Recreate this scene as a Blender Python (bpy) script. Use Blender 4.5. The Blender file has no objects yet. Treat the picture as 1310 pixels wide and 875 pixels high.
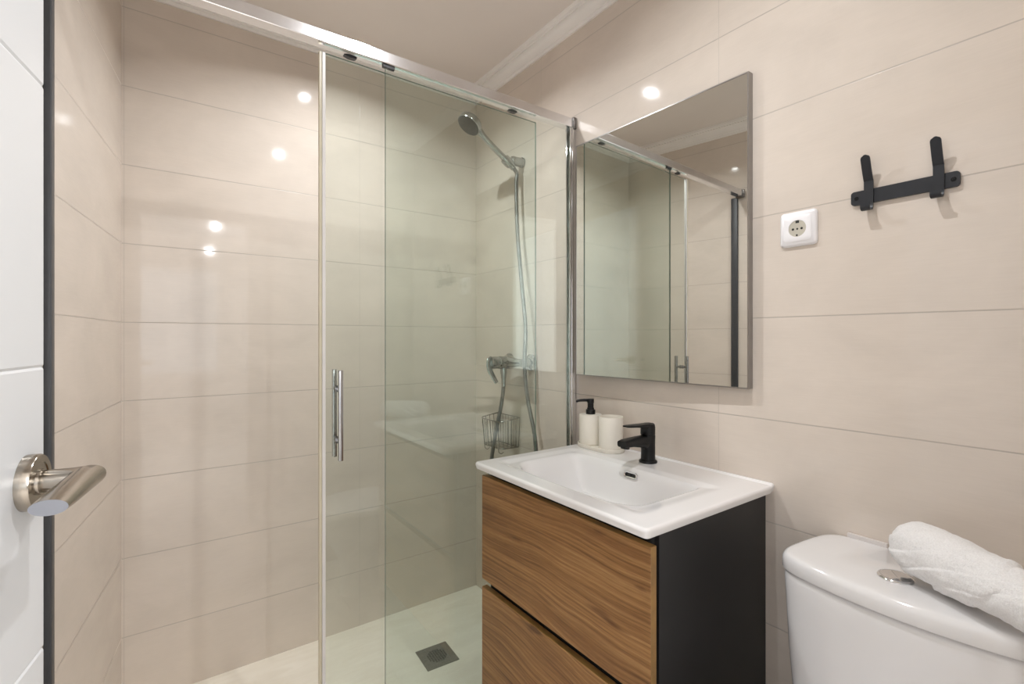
import bpy, bmesh, math, random
from mathutils import Vector, Matrix, noise

random.seed(7)
scene = bpy.context.scene
col = scene.collection

# ------------------------------------------------------------------ camera, world, exposure, lamps
cam_data = bpy.data.cameras.new('camera')
cam_data.sensor_width = 36.0
cam_data.lens = 619.7 / 1310 * 36.0
cam_data.shift_y = -5.4 / 1310
cam_data.clip_start = 0.01
cam = bpy.data.objects.new('camera', cam_data)
cam.location = (0, 0, 1.21)
cam.rotation_euler = (math.radians(90), 0, math.radians(54.3166 - 90))
col.objects.link(cam)
scene.camera = cam

scene.view_settings.view_transform = 'Standard'
scene.view_settings.look = 'None'
scene.view_settings.gamma = 1.0
scene.view_settings.use_curve_mapping = False
scene.view_settings.exposure = 0.1
scene.cycles.use_denoising = True
scene.cycles.max_bounces = 12
scene.cycles.diffuse_bounces = 8
scene.cycles.glossy_bounces = 8
scene.cycles.transparent_max_bounces = 24
scene.cycles.sample_clamp_indirect = 6.0
scene.cycles.caustics_reflective = False

world = bpy.data.worlds.new('world')
scene.world = world
world.use_nodes = True
world.node_tree.nodes['Background'].inputs[0].default_value = (0.75, 0.86, 1.0, 1)
world.node_tree.nodes['Background'].inputs[1].default_value = 0.6

LAMP_WHITE = (0.97, 0.985, 1.0)
P_MAIN, P_SHOWER, P_HALL, P_WINDOW, P_FILL = 6.6, 8.8, 14.0, 9.0, 62.0


def area_lamp(name, loc, size, power, color, shape='DISK', size_y=None, rot=(0, 0, 0)):
    d = bpy.data.lights.new(name, 'AREA')
    d.shape = shape
    d.size = size
    if size_y:
        d.size_y = size_y
    d.energy = power
    d.color = color
    o = bpy.data.objects.new(name, d)
    o.location = loc
    o.rotation_euler = rot
    col.objects.link(o)
    return o


H = 2.37                      # ceiling height
MAIN_LAMP = (0.585, 0.61)
SHOWER_LAMP = (0.545, 1.47)
HALL_LAMPS = ((0.43, -1.9), (0.49, -3.65))
# daylight coming in through the hall window behind the camera
area_lamp('hall_daylight', (0.1, -4.62, 1.45), 1.1, P_WINDOW, (0.86, 0.93, 1.0), 'RECTANGLE', 1.5,
          (math.radians(90), 0, 0))
area_lamp('hall_side_fill', (0.93, -1.75, 1.45), 1.5, P_FILL, (0.88, 0.94, 1.0), 'RECTANGLE', 1.5,  # added soft fill from the hall side, no known source there
          (0, math.radians(90), 0))

# ------------------------------------------------------------------ room measures
XA = 1.2022                   # right wall (mirror wall)
YB = 1.9645                   # back wall of the shower
CA = 0.1297                   # skew of the left wall
YD = -0.09                    # wall with the doorway
YS = 1.295                    # shower screen
TRAY = 0.038


def left_x(y):
    return -0.1094 + (y - YB) * math.tan(CA)


# ------------------------------------------------------------------ material helpers
def new_mat(name):
    m = bpy.data.materials.new(name)
    m.use_nodes = True
    nt = m.node_tree
    return m, nt, nt.nodes['Principled BSDF']


def ramp(nt, fac, stops):
    r = nt.nodes.new('ShaderNodeValToRGB')
    els = r.color_ramp.elements
    while len(els) < len(stops):
        els.new(0.5)
    for e, (p, c) in zip(els, stops):
        e.position = p
        e.color = (*c, 1)
    nt.links.new(fac, r.inputs[0])
    return r.outputs[0]


def math_node(nt, op, a, b=None, c=None, clamp=False):
    n = nt.nodes.new('ShaderNodeMath')
    n.operation = op
    n.use_clamp = clamp
    for i, v in enumerate((a, b, c)):
        if v is None:
            continue
        if isinstance(v, (int, float)):
            n.inputs[i].default_value = v
        else:
            nt.links.new(v, n.inputs[i])
    return n.outputs[0]


def mixc(nt, fac, a, b, mode='MIX'):
    n = nt.nodes.new('ShaderNodeMix')
    n.data_type = 'RGBA'
    n.blend_type = mode
    if isinstance(fac, (int, float)):
        n.inputs[0].default_value = fac
    else:
        nt.links.new(fac, n.inputs[0])
    for i, v in ((6, a), (7, b)):
        if isinstance(v, tuple):
            n.inputs[i].default_value = (*v, 1)
        else:
            nt.links.new(v, n.inputs[i])
    return n.outputs[2]


def noise_tex(nt, vec, scale, detail=3, rough=0.5, dist=0.0):
    n = nt.nodes.new('ShaderNodeTexNoise')
    n.inputs['Scale'].default_value = scale
    n.inputs['Detail'].default_value = detail
    n.inputs['Roughness'].default_value = rough
    n.inputs['Distortion'].default_value = dist
    if vec is not None:
        nt.links.new(vec, n.inputs['Vector'])
    return n.outputs[0]


def mapping(nt, scale=(1, 1, 1), rot=(0, 0, 0), loc=(0, 0, 0), src='pos'):
    if src == 'pos':
        g = nt.nodes.new('ShaderNodeNewGeometry').outputs['Position']
    else:
        g = nt.nodes.new('ShaderNodeTexCoord').outputs['Object']
    mp = nt.nodes.new('ShaderNodeMapping')
    mp.inputs['Scale'].default_value = scale
    mp.inputs['Rotation'].default_value = rot
    mp.inputs['Location'].default_value = loc
    nt.links.new(g, mp.inputs['Vector'])
    return mp.outputs[0]


def bump(nt, bsdf, height, strength=0.2, dist=0.002):
    b = nt.nodes.new('ShaderNodeBump')
    b.inputs['Strength'].default_value = strength
    b.inputs['Distance'].default_value = dist
    nt.links.new(height, b.inputs['Height'])
    nt.links.new(b.outputs[0], bsdf.inputs['Normal'])
    return b


def plain(name, color, rough=0.4, metal=0.0, var=0.0, var_scale=20, bump_s=0.0, bump_scale=200, coat=0.0, spec=0.5):
    m, nt, b = new_mat(name)
    b.inputs['Base Color'].default_value = (*color, 1)
    b.inputs['Roughness'].default_value = rough
    b.inputs['Metallic'].default_value = metal
    b.inputs['Specular IOR Level'].default_value = spec
    if coat:
        b.inputs['Coat Weight'].default_value = coat
        b.inputs['Coat Roughness'].default_value = 0.05
    v = mapping(nt, src='obj')
    if var > 0:
        n = noise_tex(nt, v, var_scale, 4)
        lo = tuple(c * (1 - var) for c in color)
        hi = tuple(min(1, c * (1 + var)) for c in color)
        nt.links.new(ramp(nt, n, [(0.3, lo), (0.7, hi)]), b.inputs['Base Color'])
    if bump_s > 0:
        bump(nt, b, noise_tex(nt, v, bump_scale, 3), bump_s, 0.001)
    return m


def tile_mat(name, axis, phase, base, period=0.75, row=0.25, z0=0.2593):
    """glossy large-format wall tiles; axis = horizontal direction of the wall, phase = a vertical joint."""
    m, nt, b = new_mat(name)
    pos = nt.nodes.new('ShaderNodeNewGeometry').outputs['Position']
    dot = nt.nodes.new('ShaderNodeVectorMath')
    dot.operation = 'DOT_PRODUCT'
    nt.links.new(pos, dot.inputs[0])
    dot.inputs[1].default_value = axis
    u = dot.outputs['Value']
    sep = nt.nodes.new('ShaderNodeSeparateXYZ')
    nt.links.new(pos, sep.inputs[0])
    z = sep.outputs[2]

    def joint(val, off, per, half):
        a = math_node(nt, 'ADD', math_node(nt, 'SUBTRACT', val, off), per * 0.5 + per * 40)
        fr = math_node(nt, 'SUBTRACT', math_node(nt, 'MODULO', a, per), per * 0.5)
        d = math_node(nt, 'ABSOLUTE', fr)
        mr = nt.nodes.new('ShaderNodeMapRange')
        mr.inputs[1].default_value = half * 0.6
        mr.inputs[2].default_value = half * 1.4
        mr.inputs[3].default_value = 1.0
        mr.inputs[4].default_value = 0.0
        nt.links.new(d, mr.inputs[0])
        return mr.outputs[0]
    gh = joint(z, z0, row, 0.0013)
    gv = joint(u, phase, period, 0.0007)
    grout = math_node(nt, 'MAXIMUM', gh, math_node(nt, 'MULTIPLY', gv, 0.7))
    comb = nt.nodes.new('ShaderNodeCombineXYZ')
    nt.links.new(u, comb.inputs[0])
    nt.links.new(z, comb.inputs[2])

    def mapped(scale):
        mp = nt.nodes.new('ShaderNodeMapping')
        mp.inputs['Scale'].default_value = scale
        nt.links.new(comb.outputs[0], mp.inputs[0])
        return mp.outputs[0]
    cloud = noise_tex(nt, mapped((3, 3, 5)), 1.0, 5, 0.6, 0.4)
    streak = noise_tex(nt, mapped((14, 1, 320)), 1.0, 3, 0.6)
    dark = tuple(c * 0.93 for c in base)
    light = tuple(c * 1.06 for c in base)
    c1 = ramp(nt, cloud, [(0.3, dark), (0.7, light)])
    c2 = mixc(nt, 0.05, c1, ramp(nt, streak, [(0.3, (0.35, 0.28, 0.22)), (0.7, (1, 1, 1))]), 'MULTIPLY')
    c3 = mixc(nt, math_node(nt, 'MULTIPLY', grout, 0.85), c2, tuple(c * 0.62 for c in base))
    nt.links.new(c3, b.inputs['Base Color'])
    nt.links.new(ramp(nt, grout, [(0.0, (0.055,) * 3), (1.0, (0.5,) * 3)]), b.inputs['Roughness'])
    b.inputs['Specular IOR Level'].default_value = 0.5
    wav = math_node(nt, 'MULTIPLY_ADD', noise_tex(nt, mapped((55, 1, 75)), 1.0, 2), 0.055, math_node(nt, 'MULTIPLY', noise_tex(nt, mapped((5, 1, 5)), 1.0, 2), 0.6))
    hgt = math_node(nt, 'SUBTRACT', wav, grout)
    bump(nt, b, hgt, 0.3, 0.0012)
    return m


TILE = (0.675, 0.603, 0.535)
M = {}
M['tile_right'] = tile_mat('beige_tile_right', (0, 1, 0), 0.7282, TILE)
M['tile_back'] = tile_mat('beige_tile_back', (1, 0, 0), 0.6465, TILE)
M['tile_left'] = tile_mat('beige_tile_left', (math.sin(CA), math.cos(CA), 0), YB * math.cos(CA) - 0.1094 * math.sin(CA), TILE)
M['tile_front'] = tile_mat('beige_tile_front', (1, 0, 0), 0.9, TILE)
M['paint'] = plain('white_paint', (0.84, 0.83, 0.82), 0.7, var=0.03, var_scale=4, bump_s=0.05, bump_scale=120)
M['ceiling'] = plain('ceiling_paint', (0.80, 0.75, 0.71), 0.75, var=0.02, var_scale=3, bump_s=0.05, bump_scale=90)
M['cornice'] = plain('cornice_plaster', (0.85, 0.83, 0.81), 0.55, var=0.02, var_scale=8)
M['door'] = plain('white_door_lacquer', (0.72, 0.725, 0.735), 0.28, var=0.01, var_scale=6)
M['casing'] = plain('white_casing', (0.78, 0.77, 0.75), 0.4, var=0.01)
M['chrome'] = plain('chrome', (0.80, 0.80, 0.81), 0.07, 1.0, var=0.03, var_scale=30)
M['shower_chrome'] = plain('grey_chrome', (0.40, 0.41, 0.41), 0.13, 1.0, var=0.1, var_scale=60)  # darker grey base than the other chrome, slightly mottled
M['pull'] = plain('brushed_pull_steel', (0.42, 0.42, 0.43), 0.24, 1.0, var=0.05, var_scale=40)
M['hose'] = plain('hose_steel', (0.24, 0.24, 0.24), 0.3, 1.0, var=0.1, var_scale=60)
M['rail'] = plain('satin_aluminium', (0.78, 0.77, 0.78), 0.2, 1.0, var=0.02, var_scale=40)
M['cap'] = plain('dark_chrome', (0.20, 0.19, 0.185), 0.3, 1.0, var=0.05)
M['gasket'] = plain('dark_gasket', (0.045, 0.047, 0.052), 0.45, var=0.1)
M['nickel'] = plain('satin_nickel', (0.40, 0.36, 0.31), 0.2, 1.0, var=0.06, var_scale=25)
M['lever_end'] = plain('polished_lever_end', (0.36, 0.37, 0.41), 0.3, 1.0, var=0.04)
M['ceramic'] = plain('white_ceramic', (0.80, 0.79, 0.79), 0.08, var=0.01, var_scale=5, coat=0.4)
M['ceramic_toilet'] = plain('white_ceramic_toilet', (0.74, 0.73, 0.73), 0.1, var=0.015, var_scale=5, coat=0.3)
M['black'] = plain('matt_black_metal', (0.008, 0.008, 0.0085), 0.42, var=0.15, var_scale=30, spec=0.3)
M['black_blue'] = plain('black_powder_coat', (0.014, 0.016, 0.021), 0.42, var=0.12, var_scale=40, bump_s=0.05, bump_scale=800)
M['body'] = plain('charcoal_laminate', (0.016, 0.0155, 0.016), 0.42, var=0.12, var_scale=9)
M['recess'] = plain('black_recess', (0.006, 0.006, 0.006), 0.7, var=0.1)
M['seal'] = plain('clear_plastic_seal', (0.60, 0.55, 0.42), 0.3, var=0.05)
M['seal_white'] = plain('white_plastic_seal', (0.72, 0.70, 0.69), 0.3, var=0.03)
M['dispenser'] = plain('cream_ceramic', (0.80, 0.76, 0.68), 0.5, var=0.02)
M['plastic'] = plain('white_plastic', (0.86, 0.85, 0.87), 0.3, var=0.01)
M['socket_dark'] = plain('socket_well', (0.50, 0.47, 0.40), 0.45, var=0.03)
M['hole'] = plain('socket_hole', (0.01, 0.01, 0.01), 0.6, var=0.1)
M['face'] = plain('shower_face_rubber', (0.05, 0.048, 0.045), 0.5, var=0.15, bump_s=0.6, bump_scale=260)
M['wire'] = plain('wire_steel', (0.33, 0.32, 0.30), 0.25, 1.0, var=0.05)
M['drain'] = plain('drain_steel', (0.27, 0.26, 0.235), 0.4, 0.6, var=0.1, var_scale=60)
M['patch'] = plain('grey_white_strip', (0.66, 0.62, 0.60), 0.4, var=0.03)


def m_mirror():
    m, nt, b = new_mat('mirror_silver')
    b.inputs['Base Color'].default_value = (0.74, 0.75, 0.72, 1)
    b.inputs['Metallic'].default_value = 1
    b.inputs['Roughness'].default_value = 0.012
    bump(nt, b, noise_tex(nt, mapping(nt, (2, 2, 2)), 1.0, 1), 0.01, 0.001)
    return m


def m_glass(name, tint, strength=0.96):
    m = bpy.data.materials.new(name)
    m.use_nodes = True
    nt = m.node_tree
    nt.nodes.clear()
    out = nt.nodes.new('ShaderNodeOutputMaterial')
    tr = nt.nodes.new('ShaderNodeBsdfTransparent')
    tr.inputs[0].default_value = (*tint, 1)
    gl = nt.nodes.new('ShaderNodeBsdfGlossy')
    gl.inputs['Roughness'].default_value = 0.0
    gl.inputs['Color'].default_value = (0.95, 0.98, 0.96, 1)
    lw = nt.nodes.new('ShaderNodeLayerWeight')
    lw.inputs[0].default_value = 0.5
    p = math_node(nt, 'POWER', lw.outputs['Facing'], 5.0)
    f = math_node(nt, 'MULTIPLY_ADD', p, strength, 0.048, clamp=True)
    mx = nt.nodes.new('ShaderNodeMixShader')
    nt.links.new(f, mx.inputs[0])
    nt.links.new(tr.outputs[0], mx.inputs[1])
    nt.links.new(gl.outputs[0], mx.inputs[2])
    nt.links.new(mx.outputs[0], out.inputs[0])
    return m


def m_glass_edge():
    m, nt, b = new_mat('green_glass_edge')
    b.inputs['Base Color'].default_value = (0.10, 0.17, 0.14, 1)
    b.inputs['Roughness'].default_value = 0.15
    nt.links.new(ramp(nt, noise_tex(nt, mapping(nt, (20, 20, 3)), 1.0), [(0.3, (0.12, 0.18, 0.155)), (0.7, (0.18, 0.26, 0.225))]),
                 b.inputs['Base Color'])
    return m


def m_wood():
    m, nt, b = new_mat('walnut_veneer')
    # grain runs along world y (the length of the drawer front)
    pos = nt.nodes.new('ShaderNodeNewGeometry').outputs['Position']
    sep = nt.nodes.new('ShaderNodeSeparateXYZ')
    nt.links.new(pos, sep.inputs[0])
    warp = noise_tex(nt, mapping(nt, (1, 1.7, 3.2)), 1.0, 2, 0.45)
    zz = math_node(nt, 'MULTIPLY_ADD', warp, 0.12, sep.outputs[2])

    def grain(sy, sz, detail, rough, dist=0.0, src=zz):
        comb = nt.nodes.new('ShaderNodeCombineXYZ')
        nt.links.new(math_node(nt, 'MULTIPLY', sep.outputs[1], sy), comb.inputs[1])
        nt.links.new(math_node(nt, 'MULTIPLY', src, sz), comb.inputs[2])
        return noise_tex(nt, comb.outputs[0], 1.0, detail, rough, dist)
    lines = grain(2.2, 150.0, 4, 0.6)
    bands = grain(1.6, 17.0, 2, 0.5, 0.25)
    streak = grain(4.5, 34.0, 2, 0.5, 0.5)
    fine = grain(22.0, 900.0, 2, 0.6, 0.0, sep.outputs[2])
    c1 = ramp(nt, lines, [(0.30, (0.17, 0.075, 0.022)), (0.44, (0.30, 0.145, 0.046)), (0.56, (0.385, 0.20, 0.070)), (0.72, (0.49, 0.285, 0.115))])
    c2 = mixc(nt, 0.7, c1, ramp(nt, bands, [(0.30, (0.55, 0.46, 0.38)), (0.48, (0.88, 0.86, 0.84)), (0.62, (1.0, 1.0, 1.0))]), 'MULTIPLY')
    c3 = mixc(nt, 0.9, c2, ramp(nt, streak, [(0.27, (0.36, 0.27, 0.21)), (0.36, (1.0, 1.0, 1.0))]), 'MULTIPLY')
    c4 = mixc(nt, 0.5, c3, ramp(nt, fine, [(0.35, (0.5, 0.45, 0.4)), (0.6, (1, 1, 1))]), 'MULTIPLY')
    nt.links.new(c4, b.inputs['Base Color'])
    b.inputs['Roughness'].default_value = 0.42
    bump(nt, b, lines, 0.12, 0.0008)
    return m


def m_towel():
    m, nt, b = new_mat('white_terry')
    v = mapping(nt, src='obj')
    n = noise_tex(nt, v, 420, 3, 0.7)
    n2 = noise_tex(nt, v, 45, 3, 0.6)
    nt.links.new(ramp(nt, n, [(0.3, (0.78, 0.765, 0.76)), (0.7, (0.9, 0.89, 0.885))]), b.inputs['Base Color'])
    b.inputs['Roughness'].default_value = 0.95
    b.inputs['Sheen Weight'].default_value = 0.25
    b.inputs['Specular IOR Level'].default_value = 0.15
    bump(nt, b, math_node(nt, 'MULTIPLY_ADD', n2, 0.5, n), 0.8, 0.0025)
    return m


def m_tray():
    m, nt, b = new_mat('cream_stone_resin')
    v = mapping(nt, (5, 26, 10), (0, 0, 0.35))
    n = noise_tex(nt, v, 1.0, 5, 0.6, 0.8)
    n2 = noise_tex(nt, mapping(nt, (6, 6, 6)), 1.0, 4, 0.6)
    c1 = ramp(nt, n, [(0.3, (0.84, 0.79, 0.69)), (0.7, (0.92, 0.88, 0.79))])
    c2 = mixc(nt, 0.25, c1, ramp(nt, n2, [(0.3, (0.72, 0.70, 0.62)), (0.7, (1, 1, 1))]), 'MULTIPLY')
    nt.links.new(c2, b.inputs['Base Color'])
    b.inputs['Roughness'].default_value = 0.5
    bump(nt, b, n, 0.35, 0.004)
    return m


def m_floor():
    m, nt, b = new_mat('floor_tiles')
    br = nt.nodes.new('ShaderNodeTexBrick')
    nt.links.new(mapping(nt), br.inputs['Vector'])
    br.inputs['Color1'].default_value = (0.66, 0.62, 0.57, 1)
    br.inputs['Color2'].default_value = (0.69, 0.65, 0.60, 1)
    br.inputs['Mortar'].default_value = (0.28, 0.25, 0.22, 1)
    br.inputs['Scale'].default_value = 1.0
    br.inputs['Mortar Size'].default_value = 0.0015
    br.inputs['Brick Width'].default_value = 0.45
    br.inputs['Row Height'].default_value = 0.45
    nt.links.new(br.outputs[0], b.inputs['Base Color'])
    b.inputs['Roughness'].default_value = 0.3
    return m


def m_emit(name, color, strength):
    m = bpy.data.materials.new(name)
    m.use_nodes = True
    nt = m.node_tree
    b = nt.nodes['Principled BSDF']
    b.inputs['Base Color'].default_value = (0.9, 0.9, 0.9, 1)
    b.inputs['Emission Color'].default_value = (*color, 1)
    b.inputs['Emission Strength'].default_value = strength
    return m


M['mirror'] = m_mirror()
M['glass'] = m_glass('shower_glass', (0.940, 0.966, 0.950))
M['window_glass'] = m_glass('window_pane_glass', (0.97, 0.98, 0.98))
M['glass_edge'] = m_glass_edge()
M['wood'] = m_wood()
M['wood_edge'] = plain('oak_edge_band', (0.30, 0.17, 0.055), 0.45, var=0.2, var_scale=30)
M['towel'] = m_towel()
M['tray'] = m_tray()
M['floor'] = m_floor()
M['diffuser'] = m_emit('lamp_diffuser', LAMP_WHITE, 25.0)


# ------------------------------------------------------------------ object helpers
def root_loc(o):
    while o.parent:
        o = o.parent
    return Vector(o.location)


def obj(name, bm, mat, parent=None, smooth=None, loc=None, label=None):
    """world-space bmesh -> ONE linked mesh object; smooth = auto-smooth angle in degrees."""
    bmesh.ops.recalc_face_normals(bm, faces=bm.faces)
    me = bpy.data.meshes.new(name)
    o = bpy.data.objects.new(name, me)
    base = root_loc(parent) if parent else Vector(loc or (0, 0, 0))
    bmesh.ops.translate(bm, verts=bm.verts, vec=-base)
    if smooth:
        lim = math.radians(smooth)
        for f in bm.faces:
            f.smooth = True
        for e in bm.edges:
            e.smooth = not (len(e.link_faces) == 2 and e.calc_face_angle(0) > lim)
    bm.to_mesh(me)
    bm.free()
    for mm in (mat if isinstance(mat, (list, tuple)) else [mat]):
        me.materials.append(mm)
    if parent:
        o.parent = parent
    else:
        o.location = base
    if label:
        o['label'] = label
    col.objects.link(o)
    return o


def thing(name, label, cat, loc=(0, 0, 0), group=None, kind=None):
    o = bpy.data.objects.new(name, None)
    o.empty_display_size = 0.05
    o.location = loc
    col.objects.link(o)
    return tag(o, label, cat, group, kind)


def tag(o, label, cat, group=None, kind=None):
    o['label'] = label
    o['category'] = cat
    if group:
        o['group'] = group
    if kind:
        o['kind'] = kind
    return o


def struct(name, bm, mat, label, cat, smooth=None):
    return tag(obj(name, bm, mat, smooth=smooth), label, cat, kind='structure')


# ------------------------------------------------------------------ shape helpers (all add to a bmesh in world space)
def add_box(bm, lo, hi, bevel=0.0, seg=2, mat=0):
    lo, hi = Vector(lo), Vector(hi)
    vs = [bm.verts.new((x, y, z)) for x in (lo.x, hi.x) for y in (lo.y, hi.y) for z in (lo.z, hi.z)]
    F = [(0, 1, 3, 2), (4, 6, 7, 5), (0, 4, 5, 1), (2, 3, 7, 6), (0, 2, 6, 4), (1, 5, 7, 3)]
    fs = [bm.faces.new([vs[i] for i in f]) for f in F]
    for f in fs:
        f.material_index = mat
    if bevel > 0:
        es = list({e for f in fs for e in f.edges})
        r = bmesh.ops.bevel(bm, geom=es, offset=bevel, segments=seg, profile=0.5, affect='EDGES')
        for f in r['faces']:
            f.material_index = mat
    return bm


def box(lo, hi, bevel=0.0, seg=2):
    return add_box(bmesh.new(), lo, hi, bevel, seg)


def rings(bm, loops, closed_ends=True, mat=0):
    """loft list of vertex loops (each a list of Vectors of equal length)."""
    vl = [[bm.verts.new(p) for p in L] for L in loops]
    n = len(vl[0])
    for a, b in zip(vl, vl[1:]):
        for i in range(n):
            f = bm.faces.new((a[i], a[(i + 1) % n], b[(i + 1) % n], b[i]))
            f.material_index = mat
    if closed_ends:
        for L in (vl[0], vl[-1]):
            f = bm.faces.new(L)
            f.material_index = mat
    return vl


def frame(d, up=None):
    d = Vector(d).normalized()
    up = Vector(up) if up else (Vector((0, 0, 1)) if abs(d.z) < 0.9 else Vector((1, 0, 0)))
    s = d.cross(up).normalized()
    return d, s, s.cross(d).normalized()


def add_lathe(bm, p0, axis, prof, n=32, mat=0):
    """prof: list of (distance along axis, radius)."""
    d, s, u = frame(axis)
    p0 = Vector(p0)
    loops = []
    for t, r in prof:
        r = max(r, 1e-5)
        loops.append([p0 + d * t + (s * math.cos(2 * math.pi * i / n) + u * math.sin(2 * math.pi * i / n)) * r for i in range(n)])
    rings(bm, loops, True, mat)
    return bm


def spline(pts, per=10):
    P = [Vector(p) for p in pts]
    P = [P[0] * 2 - P[1]] + P + [P[-1] * 2 - P[-2]]
    out = []
    for i in range(1, len(P) - 2):
        for k in range(per):
            t = k / per
            a, b, c, d = P[i - 1], P[i], P[i + 1], P[i + 2]
            out.append(0.5 * ((2 * b) + (c - a) * t + (2 * a - 5 * b + 4 * c - d) * t * t + (3 * b - a - 3 * c + d) * t ** 3))
    out.append(P[-2])
    return out


def add_tube(bm, pts, r, n=12, mat=0, rfun=None, flat=1.0, up=None):
    pts = [Vector(p) for p in pts]
    loops = []
    prev = None
    for i, p in enumerate(pts):
        d = (pts[min(i + 1, len(pts) - 1)] - pts[max(i - 1, 0)]).normalized()
        if prev is None:
            _, s, u = frame(d, up)
        else:
            s = (prev - d * prev.dot(d)).normalized()
            u = s.cross(d).normalized()
        prev = s
        rr = rfun(i / (len(pts) - 1)) if rfun else r
        loops.append([p + (s * math.cos(2 * math.pi * k / n) + u * math.sin(2 * math.pi * k / n) * flat) * rr for k in range(n)])
    rings(bm, loops, True, mat)
    return bm


def add_prism(bm, poly, axis_vec, mat=0):
    """extrude a closed polygon (list of Vectors) along axis_vec."""
    rings(bm, [[Vector(p) for p in poly], [Vector(p) + Vector(axis_vec) for p in poly]], True, mat)
    return bm


def rounded_rect(w, h, r, seg=6):
    out = []
    for cx, cy, a0 in ((w - r, h - r, 0), (-w + r, h - r, 90), (-w + r, -h + r, 180), (w - r, -h + r, 270)):
        for k in range(seg + 1):
            a = math.radians(a0 + 90 * k / seg)
            out.append((cx + r * math.cos(a), cy + r * math.sin(a)))
    return out


# ================================================================== THE SETTING
def wall_quad(p, q, thick, z0, z1):
    """wall slab whose inner face runs from p to q; thickness goes to the right of p->q."""
    bm = bmesh.new()
    p, q = Vector((*p, 0)), Vector((*q, 0))
    d = (q - p).normalized()
    nrm = Vector((d.y, -d.x, 0)) * thick
    poly = [p, q, q + nrm, p + nrm]
    add_prism(bm, [v + Vector((0, 0, z0)) for v in poly], (0, 0, z1 - z0))
    return bm


XL_D = left_x(YD)
struct('floor', box((-1.4, -4.9, -0.1), (1.5, 2.15, 0.0)), M['floor'], 'beige tiled floor of the bathroom and the hall', 'floor')
struct('ceiling', box((-1.4, -4.9, H), (1.5, 2.15, H + 0.1)), M['ceiling'], 'plain off-white painted ceiling above the shower', 'ceiling')
struct('wall_right', wall_quad((XA, YB + 0.1), (XA, YD), -0.12, 0, H), M['tile_right'],
       'glossy beige tiled wall behind mirror, hooks and toilet', 'wall')
struct('wall_back', wall_quad((left_x(YB) - 0.1, YB), (XA, YB), -0.12, 0, H), M['tile_back'],
       'glossy beige tiled wall at the back of the shower', 'wall')
struct('wall_left', wall_quad((XL_D, YD), (left_x(YB), YB), -0.12, 0, H), M['tile_left'],
       'beige tiled side wall left of the shower, beside the door', 'wall')
# wall with the doorway the photograph is taken from
DX0, DX1, DH = -0.262, 0.50, 2.04
bm = bmesh.new()
add_box(bm, (XL_D - 0.6, YD - 0.12, 0), (DX0, YD, H))
add_box(bm, (DX1, YD - 0.12, 0), (XA + 0.12, YD, H))
add_box(bm, (DX0, YD - 0.12, DH), (DX1, YD, H))
struct('wall_front', bm, M['tile_front'], 'beige tiled wall with the doorway, behind the camera', 'wall')
bm = bmesh.new()
add_box(bm, (DX0 - 0.06, YD - 0.145, 0), (DX0, YD - 0.12, DH + 0.06), 0.003)
add_box(bm, (DX1, YD - 0.145, 0), (DX1 + 0.06, YD - 0.12, DH + 0.06), 0.003)
add_box(bm, (DX0, YD - 0.145, DH), (DX1, YD - 0.12, DH + 0.06), 0.003)
struct('trim_5', bm, M['casing'], 'white casing around the doorway on the hall side', 'door casing')
# hall behind the camera
struct('wall_hall_left', box((-1.0, -4.8, 0), (-0.9, YD - 0.12, H)), M['paint'], 'white painted left wall of the hall', 'wall')
bm = bmesh.new()
add_box(bm, (1.0, -4.8, 0), (1.1, -2.5, H))
add_box(bm, (1.0, -1.0, 0), (1.1, YD - 0.12, H))
add_box(bm, (1.0, -2.5, 0), (1.1, -1.0, 0.7))
add_box(bm, (1.0, -2.5, 2.2), (1.1, -1.0, H))
struct('wall_hall_right', bm, M['paint'], 'white painted right wall of the hall around the added fill-light window', 'wall')
bm = bmesh.new()
add_box(bm, (-0.9, -4.8, 0), (-0.5, -4.7, H))
add_box(bm, (0.7, -4.8, 0), (1.0, -4.7, H))
add_box(bm, (-0.5, -4.8, 0), (0.7, -4.7, 0.65))
add_box(bm, (-0.5, -4.8, 2.25), (0.7, -4.7, H))
struct('wall_hall_end', bm, M['paint'], 'white painted end wall of the hall around its window', 'wall')
win = tag(bpy.data.objects.new('window_1', None), 'white framed window at the far end of the hall', 'window', kind='structure')
win.location = (0.1, -4.75, 0.65)
col.objects.link(win)
bm = bmesh.new()
for lo, hi in (((-0.5, -4.78, 0.65), (-0.44, -4.72, 2.25)), ((0.64, -4.78, 0.65), (0.7, -4.72, 2.25)), ((0.07, -4.78, 0.65), (0.13, -4.72, 2.25)),
               ((-0.44, -4.78, 0.65), (0.64, -4.72, 0.71)), ((-0.44, -4.78, 2.19), (0.64, -4.72, 2.25))):
    add_box(bm, lo, hi, 0.003)
obj('window_frame', bm, M['casing'], win)
obj('pane', box((-0.44, -4.755, 0.71), (0.64, -4.745, 2.19)), M['window_glass'], win)

win = tag(bpy.data.objects.new('fill_window', None), 'added white framed window for fill light in the right wall of the hall', 'window', kind='structure')  # invented window, added only to go with the side fill lamp
win.location = (1.05, -1.75, 0.7)
col.objects.link(win)
bm = bmesh.new()
for lo, hi in (((1.03, -2.5, 0.7), (1.08, -2.44, 2.2)), ((1.03, -1.06, 0.7), (1.08, -1.0, 2.2)), ((1.03, -1.78, 0.7), (1.08, -1.72, 2.2)),
               ((1.03, -2.44, 0.7), (1.08, -1.06, 0.76)), ((1.03, -2.44, 2.14), (1.08, -1.06, 2.2))):
    add_box(bm, lo, hi, 0.003)
obj('window_frame', bm, M['casing'], win)
obj('pane', box((1.05, -2.44, 0.76), (1.058, -1.06, 2.14)), M['window_glass'], win)


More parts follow.
